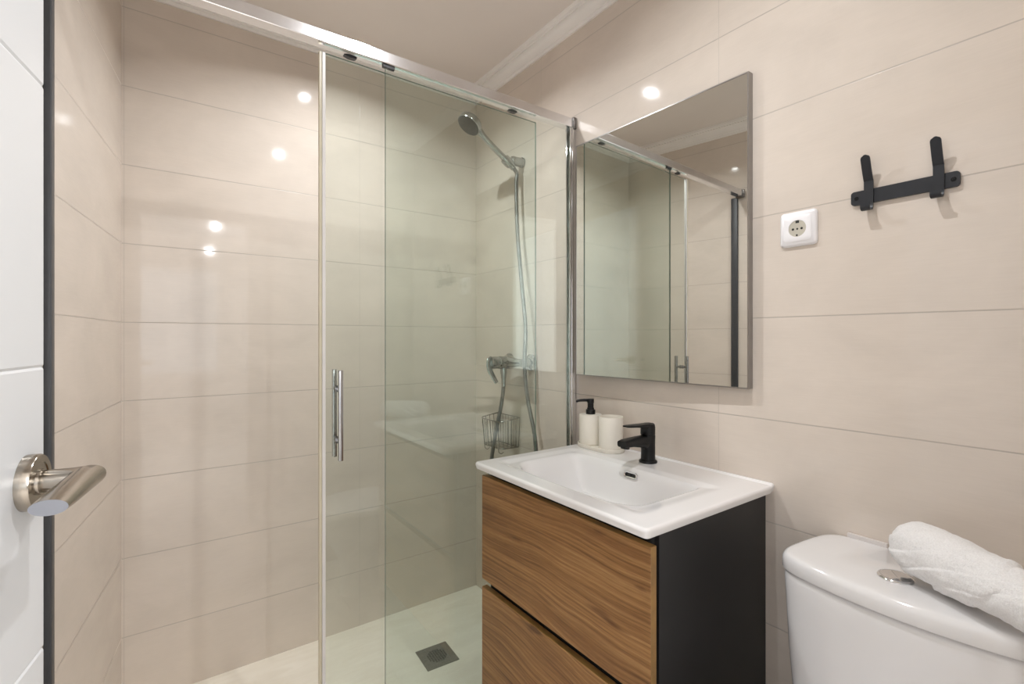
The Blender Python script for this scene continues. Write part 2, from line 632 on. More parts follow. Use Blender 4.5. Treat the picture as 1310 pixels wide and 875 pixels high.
def cornice(name, p, q, label):
    """plaster moulding along the top of a wall; p->q is the wall line with the room on its right-hand side."""
    p, q = Vector((*p, 0)), Vector((*q, 0))
    d = (q - p).normalized()
    n = Vector((d.y, -d.x, 0))
    prof = [(0, 2.310), (0.007, 2.310), (0.009, 2.317), (0.009, 2.321)]
    for k in range(7):
        a = math.radians(90 * k / 6)
        prof.append((0.012 + 0.022 * (1 - math.cos(a)), 2.322 + 0.028 * math.sin(a)))
    prof += [(0.040, 2.350), (0.040, 2.355), (0.050, 2.357), (0.053, 2.364), (0.053, H), (0, H)]
    bm = bmesh.new()
    add_prism(bm, [p + n * a + Vector((0, 0, z)) for a, z in prof], q - p)
    return struct(name, bm, M['cornice'], label, 'cornice', smooth=35)


cornice('trim_1', (XA, YB), (XA, YD), 'white plaster cornice above the mirror wall')
cornice('trim_2', (left_x(YB), YB), (XA, YB), 'white plaster cornice above the back shower wall')
cornice('trim_3', (left_x(YD), YD), (left_x(YB), YB), 'white plaster cornice above the left wall')
cornice('trim_4', (XA, YD), (left_x(YD), YD), 'white plaster cornice above the doorway')


# ------------------------------------------------------------------ door standing open against the left wall
DE = Vector((-0.100, 0.680, 0))             # free edge, room-side face
DD = Vector((0.174, 0.985, 0)).normalized()  # from hinge to free edge
DN = Vector((DD.y, -DD.x, 0))               # room side
DW, DT = 0.735, 0.035
door = bpy.data.objects.new('door_1', None)
door.location = DE - DD * DW
col.objects.link(door)
tag(door, 'white grooved door standing open at the left edge of the picture', 'door', kind='structure')
bm = bmesh.new()
prof = [(0, 0.012)]
zs = [1.466 - 0.2857 * k for k in range(5)][::-1] + [1.466 + 0.2857]
for z in zs:
    prof += [(0, z - 0.0026), (0.0013, z), (0, z + 0.0026)]
prof += [(0, 2.03), (DT, 2.03), (DT, 0.012)]
hinge = DE - DD * DW
add_prism(bm, [hinge - DN * a + Vector((0, 0, z)) for a, z in prof], DD * DW)
obj('door_leaf', bm, M['door'], door)


def door_handle(side):
    base = Vector((-0.1073, 0.6434, 1.072))
    n = DN if side > 0 else -DN
    if side < 0:
        base = base - DN * DT
    h = None
    bm = bmesh.new()
    # neck, mitred elbow and oval tapering lever as one bent surface
    neck_end = base + n * 0.0455
    loops = []
    N = 28

    def oval(c, a, b, wa, wb):
        return [c + a * wa * math.cos(2 * math.pi * i / N) + b * wb * math.sin(2 * math.pi * i / N) for i in range(N)]
    zz = Vector((0, 0, 1))
    for t in (0.004, 0.012, 0.0345):
        loops.append(oval(base + n * t, DD, zz, 0.0105, 0.0105))
    # mitre plane at 45 degrees
    loops.append([base + n * (0.0455 + 0.0125 * math.cos(2 * math.pi * i / N)) + DD * (0.0125 * math.cos(2 * math.pi * i / N))
                  + zz * (0.0115 * math.sin(2 * math.pi * i / N)) for i in range(N)])
    for t, wa, wb in ((0.014, 0.0125, 0.0112), (0.035, 0.0128, 0.0102), (0.06, 0.0131, 0.0090), (0.078, 0.0132, 0.0076), (0.088, 0.0130, 0.0066)):
        loops.append(oval(neck_end - DD * t - zz * (t * 0.03), n, zz, wa, wb))
    vl = rings(bm, loops, True, 0)
    bm.faces.ensure_lookup_table()
    bm.faces[len(bm.faces) - 1].material_index = 1
    h = obj('door_handle', bm, [M['nickel'], M['lever_end']], door, smooth=40)
    bm = bmesh.new()
    add_lathe(bm, base, n, [(0, 0.0265), (0.0095, 0.0265), (0.0112, 0.0255), (0.0112, 0.0195), (0.0105, 0.0185), (0.0105, 0.0125), (0.013, 0.012), (0.013, 0.0)], 40)
    obj('rosette', bm, M['nickel'], h, smooth=35)
    return h


door_handle(1)
door_handle(-1)

# ================================================================== SHOWER
tray = thing('shower_tray', 'cream stone-effect shower tray inside the glass screen', 'shower tray', (0.5, 1.6, 0))
bm = bmesh.new()
y0 = 1.262
e = 0.0005
add_prism(bm, [(left_x(y0) + e, y0, 0.001), (XA - e, y0, 0.001), (XA - e, YB - e, 0.001), (left_x(YB) + e, YB - e, 0.001)], (0, 0, TRAY - 0.001))
obj('tray_slab', bm, M['tray'], tray)
DC = Vector((0.8165, 1.610, TRAY))
dr = math.radians(-3.5)
ex, ey = Vector((math.cos(dr), math.sin(dr), 0)), Vector((-math.sin(dr), math.cos(dr), 0))
bm = bmesh.new()
S = 0.061
# square plate with an 8 x 8 grid of square holes
g0, cells = 0.034, 8
cs = [-S, -g0] + [-g0 + (2 * g0) * (k + (-0.2 if k % 2 == 0 else 0.2)) / (2 * cells - 1) for k in range(1, 2 * cells - 1)] + [g0, S]
grid = [[bm.verts.new(DC + ex * a + ey * b + Vector((0, 0, 0.0022))) for b in cs] for a in cs]
for i in range(len(cs) - 1):
    for j in range(len(cs) - 1):
        ci, cj = (cs[i] + cs[i + 1]) / 2, (cs[j] + cs[j + 1]) / 2
        hole = (i % 2 == 1 and j % 2 == 1) and (ci ** 2 + cj ** 2) < 0.036 ** 2 and 1 <= i <= 2 * cells - 1 and 1 <= j <= 2 * cells - 1
        if not hole:
            bm.faces.new((grid[i][j], grid[i + 1][j], grid[i + 1][j + 1], grid[i][j + 1]))
r = bmesh.ops.extrude_face_region(bm, geom=bm.faces[:])
bmesh.ops.translate(bm, verts=[v for v in r['geom'] if isinstance(v, bmesh.types.BMVert)], vec=(0, 0, -0.0018))
dgr = obj('drain_cover', bm, M['drain'], tray, label='dark steel drain grate')
bm = bmesh.new()
add_prism(bm, [DC + ex * a + ey * b + Vector((0, 0, 0.00015)) for a, b in ((-0.05, -0.05), (0.05, -0.05), (0.05, 0.05), (-0.05, 0.05))], (0, 0, 0.0002))
obj('drain_well', bm, M['hole'], dgr)

screen = thing('shower_screen', 'glass shower screen with chrome rail across the room', 'shower screen', (0.5, YS, TRAY))
RZ0, RZ1 = 1.9625, 1.9965
XLJ = left_x(1.32)


def glass_panel(name, x0, x1, y, z0, z1, parent, t=0.006):
    bm = box((x0, y - t / 2, z0), (x1, y + t / 2, z1))
    bm.normal_update()
    for f in bm.faces:
        f.material_index = 0 if abs(f.normal.y) > 0.5 else 1
    return obj(name, bm, [M['glass'], M['glass_edge']], parent)


# top rail: solid-looking aluminium section
rp = [(1.2820, RZ0 + 0.001), (1.2810, RZ0 + 0.003), (1.2810, RZ1 - 0.003), (1.2835, RZ1), (1.3115, RZ1), (1.3130, RZ1 - 0.002), (1.3130, RZ0 + 0.001), (1.3120, RZ0)]
bm = bmesh.new()
xl_r = left_x(1.297) + 0.012
add_prism(bm, [Vector((xl_r, y, z)) for y, z in rp], (XA - 0.012 - xl_r, 0, 0))
rail = obj('top_rail', bm, M['rail'], screen, smooth=25)
for x0, x1 in ((XA - 0.016, XA - 0.0005), (left_x(1.30) + 0.003, left_x(1.30) + 0.02)):
    obj('end_cap', box((x0, 1.2735, RZ0 - 0.006), (x1, 1.321, RZ1 + 0.003), 0.005, 3), M['cap'], rail, smooth=40, label='dark chrome rail end cap')
# wall profiles
bm = bmesh.new()
for lo, hi in (((XA - 0.024, 1.283, TRAY), (XA - 0.0005, 1.287, RZ0)), ((XA - 0.024, 1.303, TRAY), (XA - 0.0005, 1.307, RZ0)), ((XA - 0.006, 1.287, TRAY), (XA - 0.0005, 1.303, RZ0))):
    add_box(bm, lo, hi, 0.001)
add_box(bm, (XA - 0.018, 1.2785, TRAY), (XA - 0.0005, 1.283, RZ0), 0.0015)
obj('wall_profile', bm, M['chrome'], screen, smooth=30, label='chrome upright on the mirror wall')
bm = bmesh.new()
xj = left_x(1.325)
add_box(bm, (xj + 0.0045, 1.313, TRAY), (xj + 0.0115, 1.346, RZ0), 0.0012)
add_box(bm, (left_x(1.315) + 0.001, 1.312, TRAY), (xj + 0.010, 1.316, RZ0), 0.001)
obj('wall_profile', bm, M['gasket'], screen, smooth=30, label='dark upright with rubber seal on the left wall')
# fixed pane and sliding door
GY, SY = 1.2905, 1.3085
fixed = glass_panel('fixed_pane', 0.496, XA - 0.004, GY, TRAY + 0.004, RZ0 + 0.004, screen)
slide = glass_panel('sliding_door', 0.335, 1.0395, SY, TRAY + 0.008, RZ0 - 0.012, screen)
bm = bmesh.new()
add_box(bm, (0.3245, SY - 0.005, TRAY + 0.008), (0.3315, SY + 0.005, RZ0 - 0.012), 0.0012)
sl = obj('edge_seal', bm, M['seal'], slide, label='yellowed plastic seal strip on the door edge')
obj('seal_lip', box((0.332, SY - 0.0055, TRAY + 0.008), (0.3405, SY + 0.0045, RZ0 - 0.012), 0.001), M['seal_white'], sl)
for x in (0.405, 0.94):
    bm = bmesh.new()
    add_prism(bm, [(x - 0.017, SY - 0.0065, RZ0 - 0.0005), (x + 0.017, SY - 0.0065, RZ0 - 0.0005), (x + 0.012, SY - 0.0065, RZ0 - 0.0035), (x - 0.004, SY - 0.0065, RZ0 - 0.0045)], (0, 0.013, 0))
    obj('roller', bm, M['gasket'], slide, smooth=40)
obj('pane_clip', box((0.488, GY - 0.005, RZ0 - 0.008), (0.522, GY + 0.005, RZ0 + 0.002), 0.001), M['gasket'], fixed)
# door pull: a bar on either side of the glass, joined by two pins
hz0, hz1 = 0.8905, 1.1255
hx = 0.372
bm = bmesh.new()
add_box(bm, (hx - 0.0055, SY - 0.034, hz0), (hx + 0.0055, SY - 0.022, hz1), 0.002)
add_box(bm, (hx - 0.0055, SY + 0.022, hz0), (hx + 0.0055, SY + 0.034, hz1), 0.002)
hd = obj('door_pull', bm, M['pull'], slide, smooth=40)
for z in (hz0 + 0.05, hz1 - 0.05):
    bm = bmesh.new()
    add_lathe(bm, (hx, SY - 0.026, z), (0, 1, 0), [(0, 0.005), (0.018, 0.005), (0.018, 0.0085), (0.022, 0.0085)], 18)
    add_lathe(bm, (hx, SY + 0.004, z), (0, 1, 0), [(0, 0.0085), (0.004, 0.0085), (0.004, 0.005), (0.022, 0.005)], 18)
    obj('pin', bm, M['pull'], hd, smooth=40)

# ---- wall bracket, hand shower, mixer, wire basket
SC = M['shower_chrome']
clip = Vector((1.126, 1.6, 1.922))
head = Vector((0.962, 1.617, 2.040))
hdir = (head - clip).normalized()
br = thing('shower_bracket', 'chrome wall bracket holding the hand shower', 'shower bracket', (XA, 1.6, 1.93))
bm = bmesh.new()
add_lathe(bm, (XA - 0.0004, 1.6, 1.932), (-1, 0, -0.02), [(0, 0.021), (0.006, 0.021), (0.008, 0.0185), (0.045, 0.0185), (0.055, 0.017), (0.062, 0.010)], 28)
obj('bracket_arm', bm, SC, br, smooth=40)
bm = bmesh.new()
add_lathe(bm, clip - hdir * 0.022, hdir, [(0, 0.0135), (0.003, 0.0185), (0.03, 0.0200), (0.040, 0.0185), (0.040, 0.0135)], 28)
obj('cradle', bm, SC, br, smooth=40)

hs = thing('hand_shower', 'chrome hand shower with dark round spray face', 'hand shower', tuple(clip))
bm = bmesh.new()
hand = spline([clip - hdir * 0.035, clip, clip + hdir * 0.05, clip + hdir * 0.11, head - hdir * 0.055 + Vector((0, 0, 0.004)), head - hdir * 0.03 + Vector((0, 0, 0.006))], 8)
add_tube(bm, hand, 0.012, 20, rfun=lambda t: 0.0135 - 0.0015 * math.sin(t * math.pi * 0.9) + 0.006 * max(0, t - 0.72) / 0.28)
obj('handle', bm, SC, hs, smooth=40)
fn = Vector((-0.46, 0.02, -0.90))
fn = (fn - hdir * fn.dot(hdir) * 0.9).normalized()
bm = bmesh.new()
add_lathe(bm, head - fn * 0.016, fn, [(0, 0.0), (0, 0.034), (0.003, 0.043), (0.008, 0.0475), (0.026, 0.0485), (0.029, 0.0475), (0.029, 0.044)], 48)
hb = obj('shower_head', bm, SC, hs, smooth=40)
bm = bmesh.new()
add_lathe(bm, head + fn * 0.0125, fn, [(0, 0.0), (0, 0.0455), (0.0012, 0.0455), (0.0022, 0.043), (0.003, 0.0)], 48)
_, s_, u_ = frame(fn)
for rr, cnt in ((0.012, 6), (0.022, 12), (0.031, 18), (0.039, 24)):
    for k in range(cnt):
        a = 2 * math.pi * k / cnt
        add_lathe(bm, head + fn * 0.0148 + (s_ * math.cos(a) + u_ * math.sin(a)) * rr, fn, [(0, 0.0014), (0.0016, 0.001)], 6)
obj('spray_face', bm, M['face'], hb, smooth=40, label='dark rubber spray face')

# the hose: clip -> long drop along the wall -> loop below basin level -> up to the mixer outlet
OUT = Vector((1.118, 1.615, 1.045))
hp = spline([clip - hdir * 0.03, clip - hdir * 0.055 + Vector((0, 0, -0.012)), (1.166, 1.594, 1.83), (1.160, 1.577, 1.63), (1.150, 1.535, 1.42), (1.148, 1.508, 1.25), (1.136, 1.498, 1.11),
             (1.142, 1.488, 0.98), (1.15, 1.447, 0.80), (1.14, 1.455, 0.62), (1.11, 1.52, 0.475), (1.09, 1.62, 0.47), (1.095, 1.69, 0.57), (1.108, 1.690, 0.70),
             (1.112, 1.663, 0.82), (1.116, 1.628, 0.94), OUT + Vector((0, 0.002, -0.035)), OUT + Vector((0, 0, -0.012))], 40)
bm = bmesh.new()
acc = [0.0]
for a, b in zip(hp, hp[1:]):
    acc.append(acc[-1] + (b - a).length)
L = acc[-1]
pts, step, k = [], 0.0022, 0
d = 0.0
while d < L:
    while acc[k + 1] < d:
        k += 1
    f = (d - acc[k]) / max(1e-9, acc[k + 1] - acc[k])
    pts.append(hp[k].lerp(hp[k + 1], f))
    d += step
NP = len(pts) - 1
add_tube(bm, pts, 0.0072, 12, rfun=lambda t: 0.0084 if int(round(t * NP)) % 3 else 0.0070)
obj('hose', bm, M['hose'], hs, smooth=60, label='ribbed metal hose')

mx = thing('shower_mixer', 'chrome single-lever shower mixer on the tiled wall', 'mixer tap', (XA, 1.615, 1.11))
bm = bmesh.new()
MZ = 1.11
add_tube(bm, [(1.142, 1.52, MZ), (1.142, 1.535, MZ), (1.142, 1.56, MZ), (1.142, 1.58, MZ), (1.142, 1.60, MZ), (1.142, 1.63, MZ), (1.142, 1.65, MZ), (1.142, 1.67, MZ), (1.142, 1.695, MZ), (1.142, 1.71, MZ)],
         0.02, 24, rfun=lambda t: 0.0155 + 0.0125 * math.exp(-((t - 0.5) / 0.2) ** 2))
add_lathe(bm, (1.155, 1.615, MZ), (-1, 0, 0), [(0, 0.026), (0.028, 0.0265), (0.03, 0.0245), (0.046, 0.0245), (0.048, 0.0262), (0.062, 0.0262), (0.066, 0.024)], 30)
add_lathe(bm, (1.118, 1.615, MZ - 0.012), (0, 0, -1), [(0, 0.0135), (0.034, 0.0135), (0.036, 0.0115), (0.050, 0.0115), (0.052, 0.0095), (0.085, 0.0088)], 20)
body = obj('mixer_body', bm, SC, mx, smooth=40)
for y in (1.54, 1.69):
    bm = bmesh.new()
    add_lathe(bm, (XA - 0.0004, y, MZ), (-1, 0, 0), [(0, 0.034), (0.004, 0.034), (0.010, 0.028), (0.012, 0.018), (0.050, 0.0165)], 32)
    obj('wall_flange', bm, SC, mx, smooth=40)
bm = bmesh.new()
add_lathe(bm, (1.0885, 1.615, MZ), (-1, 0, 0), [(0, 0.0245), (0.022, 0.0255), (0.032, 0.022), (0.036, 0.012), (0.037, 0.0)], 30)
lev = spline([(1.062, 1.615, MZ + 0.012), (1.047, 1.612, MZ + 0.004), (1.046, 1.608, MZ - 0.025), (1.058, 1.60, MZ - 0.055), (1.070, 1.594, MZ - 0.078)], 8)
add_tube(bm, lev, 0.012, 16, rfun=lambda t: 0.017 - 0.006 * t, flat=0.4, up=(0, 1, 0))
obj('mixer_lever', bm, SC, mx, smooth=45)

bk = thing('wire_basket', 'small chrome wire soap basket on the wall below the mixer', 'soap basket', (XA, 1.69, 0.75))
BY0, BY1, BX0, BX1 = 1.608, 1.772, 1.100, 1.1945


def basket_loop(inset, z0, z1=None):
    """rectangular ring with a rounded front, back edge at the wall; z falls from back (z1) to front (z0)."""
    z1 = z0 if z1 is None else z1
    a, b, c, d = BX0 + inset, BX1, BY0 + inset, BY1 - inset
    P = [(b, c)]
    r = 0.028
    for cx, cy, a0 in ((a + r, c + r, 270), (a + r, d - r, 180)):
        for k in range(7):
            an = math.radians(a0 - 90 * k / 6)
            P.append((cx + r * math.cos(an), cy + r * math.sin(an)))
    P += [(b, d)]
    return [Vector((x, y, z0 + (z1 - z0) * (x - a) / (b - a))) for x, y in P]


bm = bmesh.new()
ru = basket_loop(0, 0.868, 0.880)
add_tube(bm, ru + [ru[0]], 0.0022, 8)
rl = basket_loop(0.008, 0.757)
obj('rim', bm, M['wire'], bk, smooth=60)
bm = bmesh.new()
add_tube(bm, rl + [rl[0]], 0.0020, 8)
obj('bottom_ring', bm, M['wire'], bk, smooth=60)
bm = bmesh.new()
n = len(ru)


def along(loop, t):
    seg = [(loop[(i + 1) % n] - loop[i]).length for i in range(n)]
    tot = sum(seg)
    t = (t % 1.0) * tot
    for i in range(n):
        if t <= seg[i]:
            return loop[i].lerp(loop[(i + 1) % n], t / seg[i])
        t -= seg[i]
    return loop[0]


for k in range(24):
    t = k / 24
    add_tube(bm, [along(ru, t), along(rl, t)], 0.0012, 6)
obj('upright_wires', bm, M['wire'], bk, smooth=60)
bm = bmesh.new()
for k in range(1, 9):
    y = BY0 + 0.008 + (BY1 - BY0 - 0.016) * k / 9
    add_tube(bm, [(BX0 + 0.011, y, 0.756), (BX1, y, 0.756)], 0.0011, 6)
obj('bottom_wires', bm, M['wire'], bk, smooth=60)
for yy in (1.64, 1.745):
    bm = bmesh.new()
    add_tube(bm, spline([(1.11, yy, 0.757), (1.112, yy, 0.742), (1.124, yy, 0.734), (1.135, yy, 0.740)], 6), 0.0015, 8)
    obj('hook', bm, M['wire'], bk, smooth=60)

# ================================================================== VANITY
cab = thing('vanity_cabinet', 'wall-hung vanity cabinet with walnut drawers and charcoal side', 'cabinet', (0.98, 0.9, 0.16))
CY0, CY1 = 0.6035, 1.185
CZ0, CZ1 = 0.165, 0.8365
FX = 0.7495
bm = bmesh.new()
add_box(bm, (0.789, CY0, CZ0), (XA - 0.0005, CY0 + 0.017, CZ1), 0.0008)
add_box(bm, (0.7786, CY0 + 0.0085, CZ0 + 0.01), (0.7892, CY0 + 0.016, CZ1 - 0.001))
add_box(bm, (0.789, CY1 - 0.017, CZ0), (XA - 0.0005, CY1, CZ1), 0.0008)
add_box(bm, (0.789, CY0 + 0.017, CZ0), (XA - 0.0005, CY1 - 0.017, CZ0 + 0.017))
add_box(bm, (XA - 0.017, CY0 + 0.017, CZ0 + 0.017), (XA - 0.0005, CY1 - 0.017, CZ1 - 0.2))
obj('carcass', bm, M['body'], cab)
obj('recess', box((0.7735, CY0 + 0.008, CZ0 + 0.01), (0.7785, CY1 - 0.002, CZ1 - 0.0004)), M['recess'], cab)
for z0, z1 in ((0.513, 0.8115), (0.182, 0.4895)):
    bm = box((FX, 0.593, z0), (FX + 0.018, 1.193, z1), 0.0008, 1)
    bm.normal_update()
    for f in bm.faces:
        f.material_index = 1 if (abs(f.normal.x) < 0.7) else 0
    obj('drawer', bm, [M['wood'], M['wood_edge']], cab)
    dbox = bmesh.new()
    add_box(dbox, (FX + 0.018, 0.63, z0 + 0.02), (0.7733, 1.16, z1 - 0.05))
    obj('drawer_back', dbox, M['recess'], cab)

# ---- ceramic basin
bas = thing('washbasin', 'white rectangular ceramic basin on the walnut vanity', 'washbasin', (0.96, 0.89, 0.837))
X0, X1, Y0, Y1, ZT = 0.7265, XA - 0.0006, 0.5825, 1.2005, 0.8530


def sm(t):
    t = min(1, max(0, t))
    return t * t * (3 - 2 * t)


def basin_z(x, y):
    e = min(x - X0, y - Y0, Y1 - y)
    z = ZT
    r = 0.007
    if e < r:
        z -= r - math.sqrt(max(0, r * r - (r - e) ** 2))
    # small upstand along the wall
    z += 0.004 * sm((x - (X1 - 0.010)) / 0.004)
    # sloped strips left and right of the bowl
    inx = sm((x - 0.775) / 0.03) * sm((1.085 - x) / 0.03)
    z -= 0.005 * inx * sm((y - 0.636) / 0.045) * sm((1.168 - y) / 0.035)
    # bowl: bowed front, steep back
    xf = 0.780 + 0.055 * abs((y - 0.905) / 0.225) ** 3.5
    fx = sm((x - xf) / 0.045)
    bx = sm((1.060 - x) / 0.038)
    ry = sm((y - 0.682) / 0.042)
    ly = sm((1.134 - y) / 0.085)
    z -= 0.098 * fx * bx * ry * ly
    return z


def nonuni(a, b, n, r=0.008, m=5):
    out = [a + r * (k / m) ** 1.5 for k in range(m)] + [a + r + (b - a - 2 * r) * k / n for k in range(n + 1)]
    return out + [b - r * (k / m) ** 1.5 for k in range(m - 1, -1, -1)]


xs, ys = nonuni(X0, X1, 170), nonuni(Y0, Y1, 200)


def rnd(x, y):
    """round the two front plan corners"""
    r = 0.012
    for cy, sgn in ((Y0 + r, -1), (Y1 - r, 1)):
        vx, vy = x - (X0 + r), y - cy
        if vx < 0 and vy * sgn > 0:
            l = math.hypot(vx, vy)
            k = max(abs(vx), abs(vy)) / l
            return X0 + r + vx * k, cy + vy * k
    return x, y


bm = bmesh.new()
top = [[bm.verts.new((*rnd(x, y), basin_z(x, y))) for y in ys] for x in xs]
ZB = 0.8372
bot = [[bm.verts.new((*rnd(X0 + (x - X0) * 0.985 + 0.0035 if x < 0.9 else x, y + (0.89 - y) * 0.012), min(ZB, basin_z(x, y) - 0.012))) for y in ys] for x in xs]
nx, ny = len(xs), len(ys)
for i in range(nx - 1):
    for j in range(ny - 1):
        bm.faces.new((top[i][j], top[i + 1][j], top[i + 1][j + 1], top[i][j + 1]))
        bm.faces.new((bot[i][j], bot[i][j + 1], bot[i + 1][j + 1], bot[i + 1][j]))
for i in range(nx - 1):
    bm.faces.new((top[i][0], bot[i][0], bot[i + 1][0], top[i + 1][0]))
    bm.faces.new((top[i][-1], top[i + 1][-1], bot[i + 1][-1], bot[i][-1]))
for j in range(ny - 1):
    bm.faces.new((top[0][j], top[0][j + 1], bot[0][j + 1], bot[0][j]))
    bm.faces.new((top[-1][j], bot[-1][j], bot[-1][j + 1], top[-1][j + 1]))
obj('bowl', bm, M['ceramic'], bas, smooth=50)
# overflow ring on the back slope of the bowl
oc = Vector((1.0495, 0.8965, 0))
oc.z = basin_z(oc.x, oc.y)
sl_ = (basin_z(oc.x + 0.003, oc.y) - basin_z(oc.x - 0.003, oc.y)) / 0.006
tv = Vector((1, 0, sl_)).normalized()
nv = Vector((-sl_, 0, 1)).normalized()
yv = Vector((0, 1, 0))
bm = bmesh.new()
outer = [oc + yv * a + tv * b for a, b in rounded_rect(0.0235, 0.0085, 0.008)]
inner = [oc + yv * a + tv * b for a, b in rounded_rect(0.0185, 0.0048, 0.0045)]
vl = rings(bm, [[p + nv * -0.002 for p in outer], [p + nv * 0.003 for p in outer], [p.lerp(q, 0.25) + nv * 0.0045 for p, q in zip(outer, inner)],
                [p + nv * 0.003 for p in inner], [p + nv * 0.0006 for p in inner]], False)
ov = obj('overflow_ring', bm, M['chrome'], bas, smooth=50, label='chrome overflow ring')
bm = bmesh.new()
rings(bm, [[p - nv * 0.001 for p in inner], [p + nv * 0.0008 for p in inner]], True)
add_tube(bm, [oc + nv * 0.0015 - tv * 0.005, oc + nv * 0.0015 + tv * 0.005], 0.0012, 8)
obj('overflow_opening', bm, M['hole'], ov)

# ---- black basin tap
tap = thing('basin_tap', 'matt black single-lever tap at the back of the basin', 'tap', (1.13, 0.903, 0.853))
TB = Vector((1.130, 0.903, 0.8533))
bm = bmesh.new()
add_lathe(bm, TB, (0, 0, 1), [(0, 0.0255), (0.004, 0.0255), (0.006, 0.0235), (0.0075, 0.0205)], 36)
obj('base_ring', bm, M['black'], tap, smooth=40)
bm = bmesh.new()
# leaning body that flows into the spout: oval sections
N = 28
loops = []
for z, cx, rx, ry in ((0.006, 0, 0.0200, 0.0205), (0.02, 0, 0.0195, 0.0203), (0.035, 0, 0.0196, 0.0203), (0.05, -0.0015, 0.0212, 0.0205), (0.066, -0.0015, 0.0215, 0.0206), (0.0765, 0, 0.0205, 0.0206), (0.0785, 0, 0.0198, 0.0200)):
    loops.append([TB + Vector((cx + rx * math.cos(2 * math.pi * i / N), ry * math.sin(2 * math.pi * i / N), z)) for i in range(N)])
rings(bm, loops)
obj('tap_body', bm, M['black'], tap, smooth=45)
bm = bmesh.new()
loops = []
for x, zc, hw, hh in ((0.006, 0.060, 0.0160, 0.0190), (-0.022, 0.0605, 0.0168, 0.0185), (-0.045, 0.0635, 0.0172, 0.0150), (-0.075, 0.0655, 0.0175, 0.0115), (-0.100, 0.0655, 0.0172, 0.0095), (-0.111, 0.0645, 0.0160, 0.0085)):
    loops.append([TB + Vector((x, a, zc + b)) for a, b in rounded_rect(hw, hh, min(hw, hh) * 0.75, 5)])
rings(bm, loops)
add_lathe(bm, TB + Vector((-0.0965, 0, 0.062)), (-0.12, 0, -1), [(0, 0.0122), (0.011, 0.0122), (0.012, 0.0105)], 24)
obj('spout', bm, M['black'], tap, smooth=45)
bm = bmesh.new()
add_lathe(bm, TB + Vector((-0.001, 0, 0.0795)), (0, 0, 1), [(0, 0.0200), (0.001, 0.0208), (0.022, 0.0208), (0.029, 0.0190), (0.032, 0.012), (0.0325, 0.0)], 32)
loops = []
for x, zc, hw, hh in ((0.012, 0.1035, 0.0150, 0.0080), (-0.018, 0.1050, 0.0165, 0.0066), (-0.04, 0.1080, 0.0162, 0.0040), (-0.066, 0.1100, 0.0152, 0.0028), (-0.088, 0.1112, 0.0135, 0.0024), (-0.096, 0.1116, 0.0100, 0.0019)):
    loops.append([TB + Vector((x, a, zc + b)) for a, b in rounded_rect(hw, hh, min(hw, hh) * 0.85, 5)])
rings(bm, loops)
obj('tap_lever', bm, M['black'], tap, smooth=45)

# ---- dispenser set
SX = 1.143
ZR = 0.8533


def stadium(cx, y0, y1, r, z, n=14):
    out = []
    for k in range(n + 1):
        a = math.pi * k / n
        out.append(Vector((cx + r * math.cos(a), y1 + r * math.sin(a), z)))
    for k in range(n + 1):
        a = math.pi + math.pi * k / n
        out.append(Vector((cx + r * math.cos(a), y0 + r * math.sin(a), z)))
    return out


bm = bmesh.new()
CUPY, BOTY = 1.0575, 1.147
rings(bm, [stadium(SX, CUPY, BOTY, r, ZR + z) for r, z in ((0.0405, 0), (0.0425, 0.003), (0.0430, 0.0115), (0.0422, 0.0125), (0.0405, 0.0125), (0.0400, 0.0085), (0.02, 0.0080))])
tag(obj('soap_tray', bm, M['dispenser'], smooth=40, loc=(SX, 1.10, ZR)), 'small cream oval tray on the basin carrying the soap bottle and cup', 'tray')
bt = thing('soap_dispenser', 'cream soap bottle with black pump, nearest the shower glass', 'soap dispenser', (SX, BOTY, ZR + 0.0085))
bm = bmesh.new()
add_lathe(bm, (SX, BOTY, ZR + 0.0087), (0, 0, 1), [(0, 0.0345), (0.002, 0.0365), (0.094, 0.0370), (0.0965, 0.0360), (0.097, 0.034), (0.0975, 0.014)], 44)
obj('bottle', bm, M['dispenser'], bt, smooth=40)
bm = bmesh.new()
zt = ZR + 0.106
add_lathe(bm, (SX, BOTY, zt), (0, 0, 1), [(0, 0.0155), (0.014, 0.0155), (0.0145, 0.0120), (0.020, 0.0115), (0.0205, 0.0102), (0.036, 0.0098), (0.0365, 0.0112), (0.048, 0.0112), (0.0495, 0.010), (0.0495, 0)], 26)
nz = spline([(SX, BOTY, zt + 0.0445), (SX - 0.016, BOTY + 0.010, zt + 0.0450), (SX - 0.034, BOTY + 0.021, zt + 0.0440), (SX - 0.041, BOTY + 0.025, zt + 0.0405)], 6)
add_tube(bm, nz, 0.005, 12, rfun=lambda t: 0.0052 - 0.0012 * t)
obj('pump', bm, M['black'], bt, smooth=40, label='black plastic pump')
bm = bmesh.new()
add_lathe(bm, (SX, CUPY, ZR + 0.0087), (0, 0, 1), [(0, 0.0355), (0.002, 0.0375), (0.099, 0.0382), (0.1005, 0.0375), (0.1005, 0.0352), (0.099, 0.0345), (0.006, 0.0335), (0.006, 0)], 48)
tag(obj('toothbrush_cup', bm, M['dispenser'], smooth=40, loc=(SX, CUPY, ZR + 0.0087)), 'plain cream cup beside the soap bottle, nearest the tap', 'cup')

# ================================================================== MIRROR, SOCKET, HOOKS
mir = thing('wall_mirror', 'rectangular wall mirror with thin steel edge above the basin', 'mirror', (XA, 0.945, 1.083))
# the mirror hangs a little out of parallel with the wall: its left edge stands further out
MZ0, MZ1 = 1.0815, 1.8745
MR, ML = Vector((1.1830, 0.6362, 0)), Vector((1.1620, 1.2370, 0))
md = (ML - MR).normalized()
mn = Vector((-md.y, md.x, 0))               # out of the glass, into the room


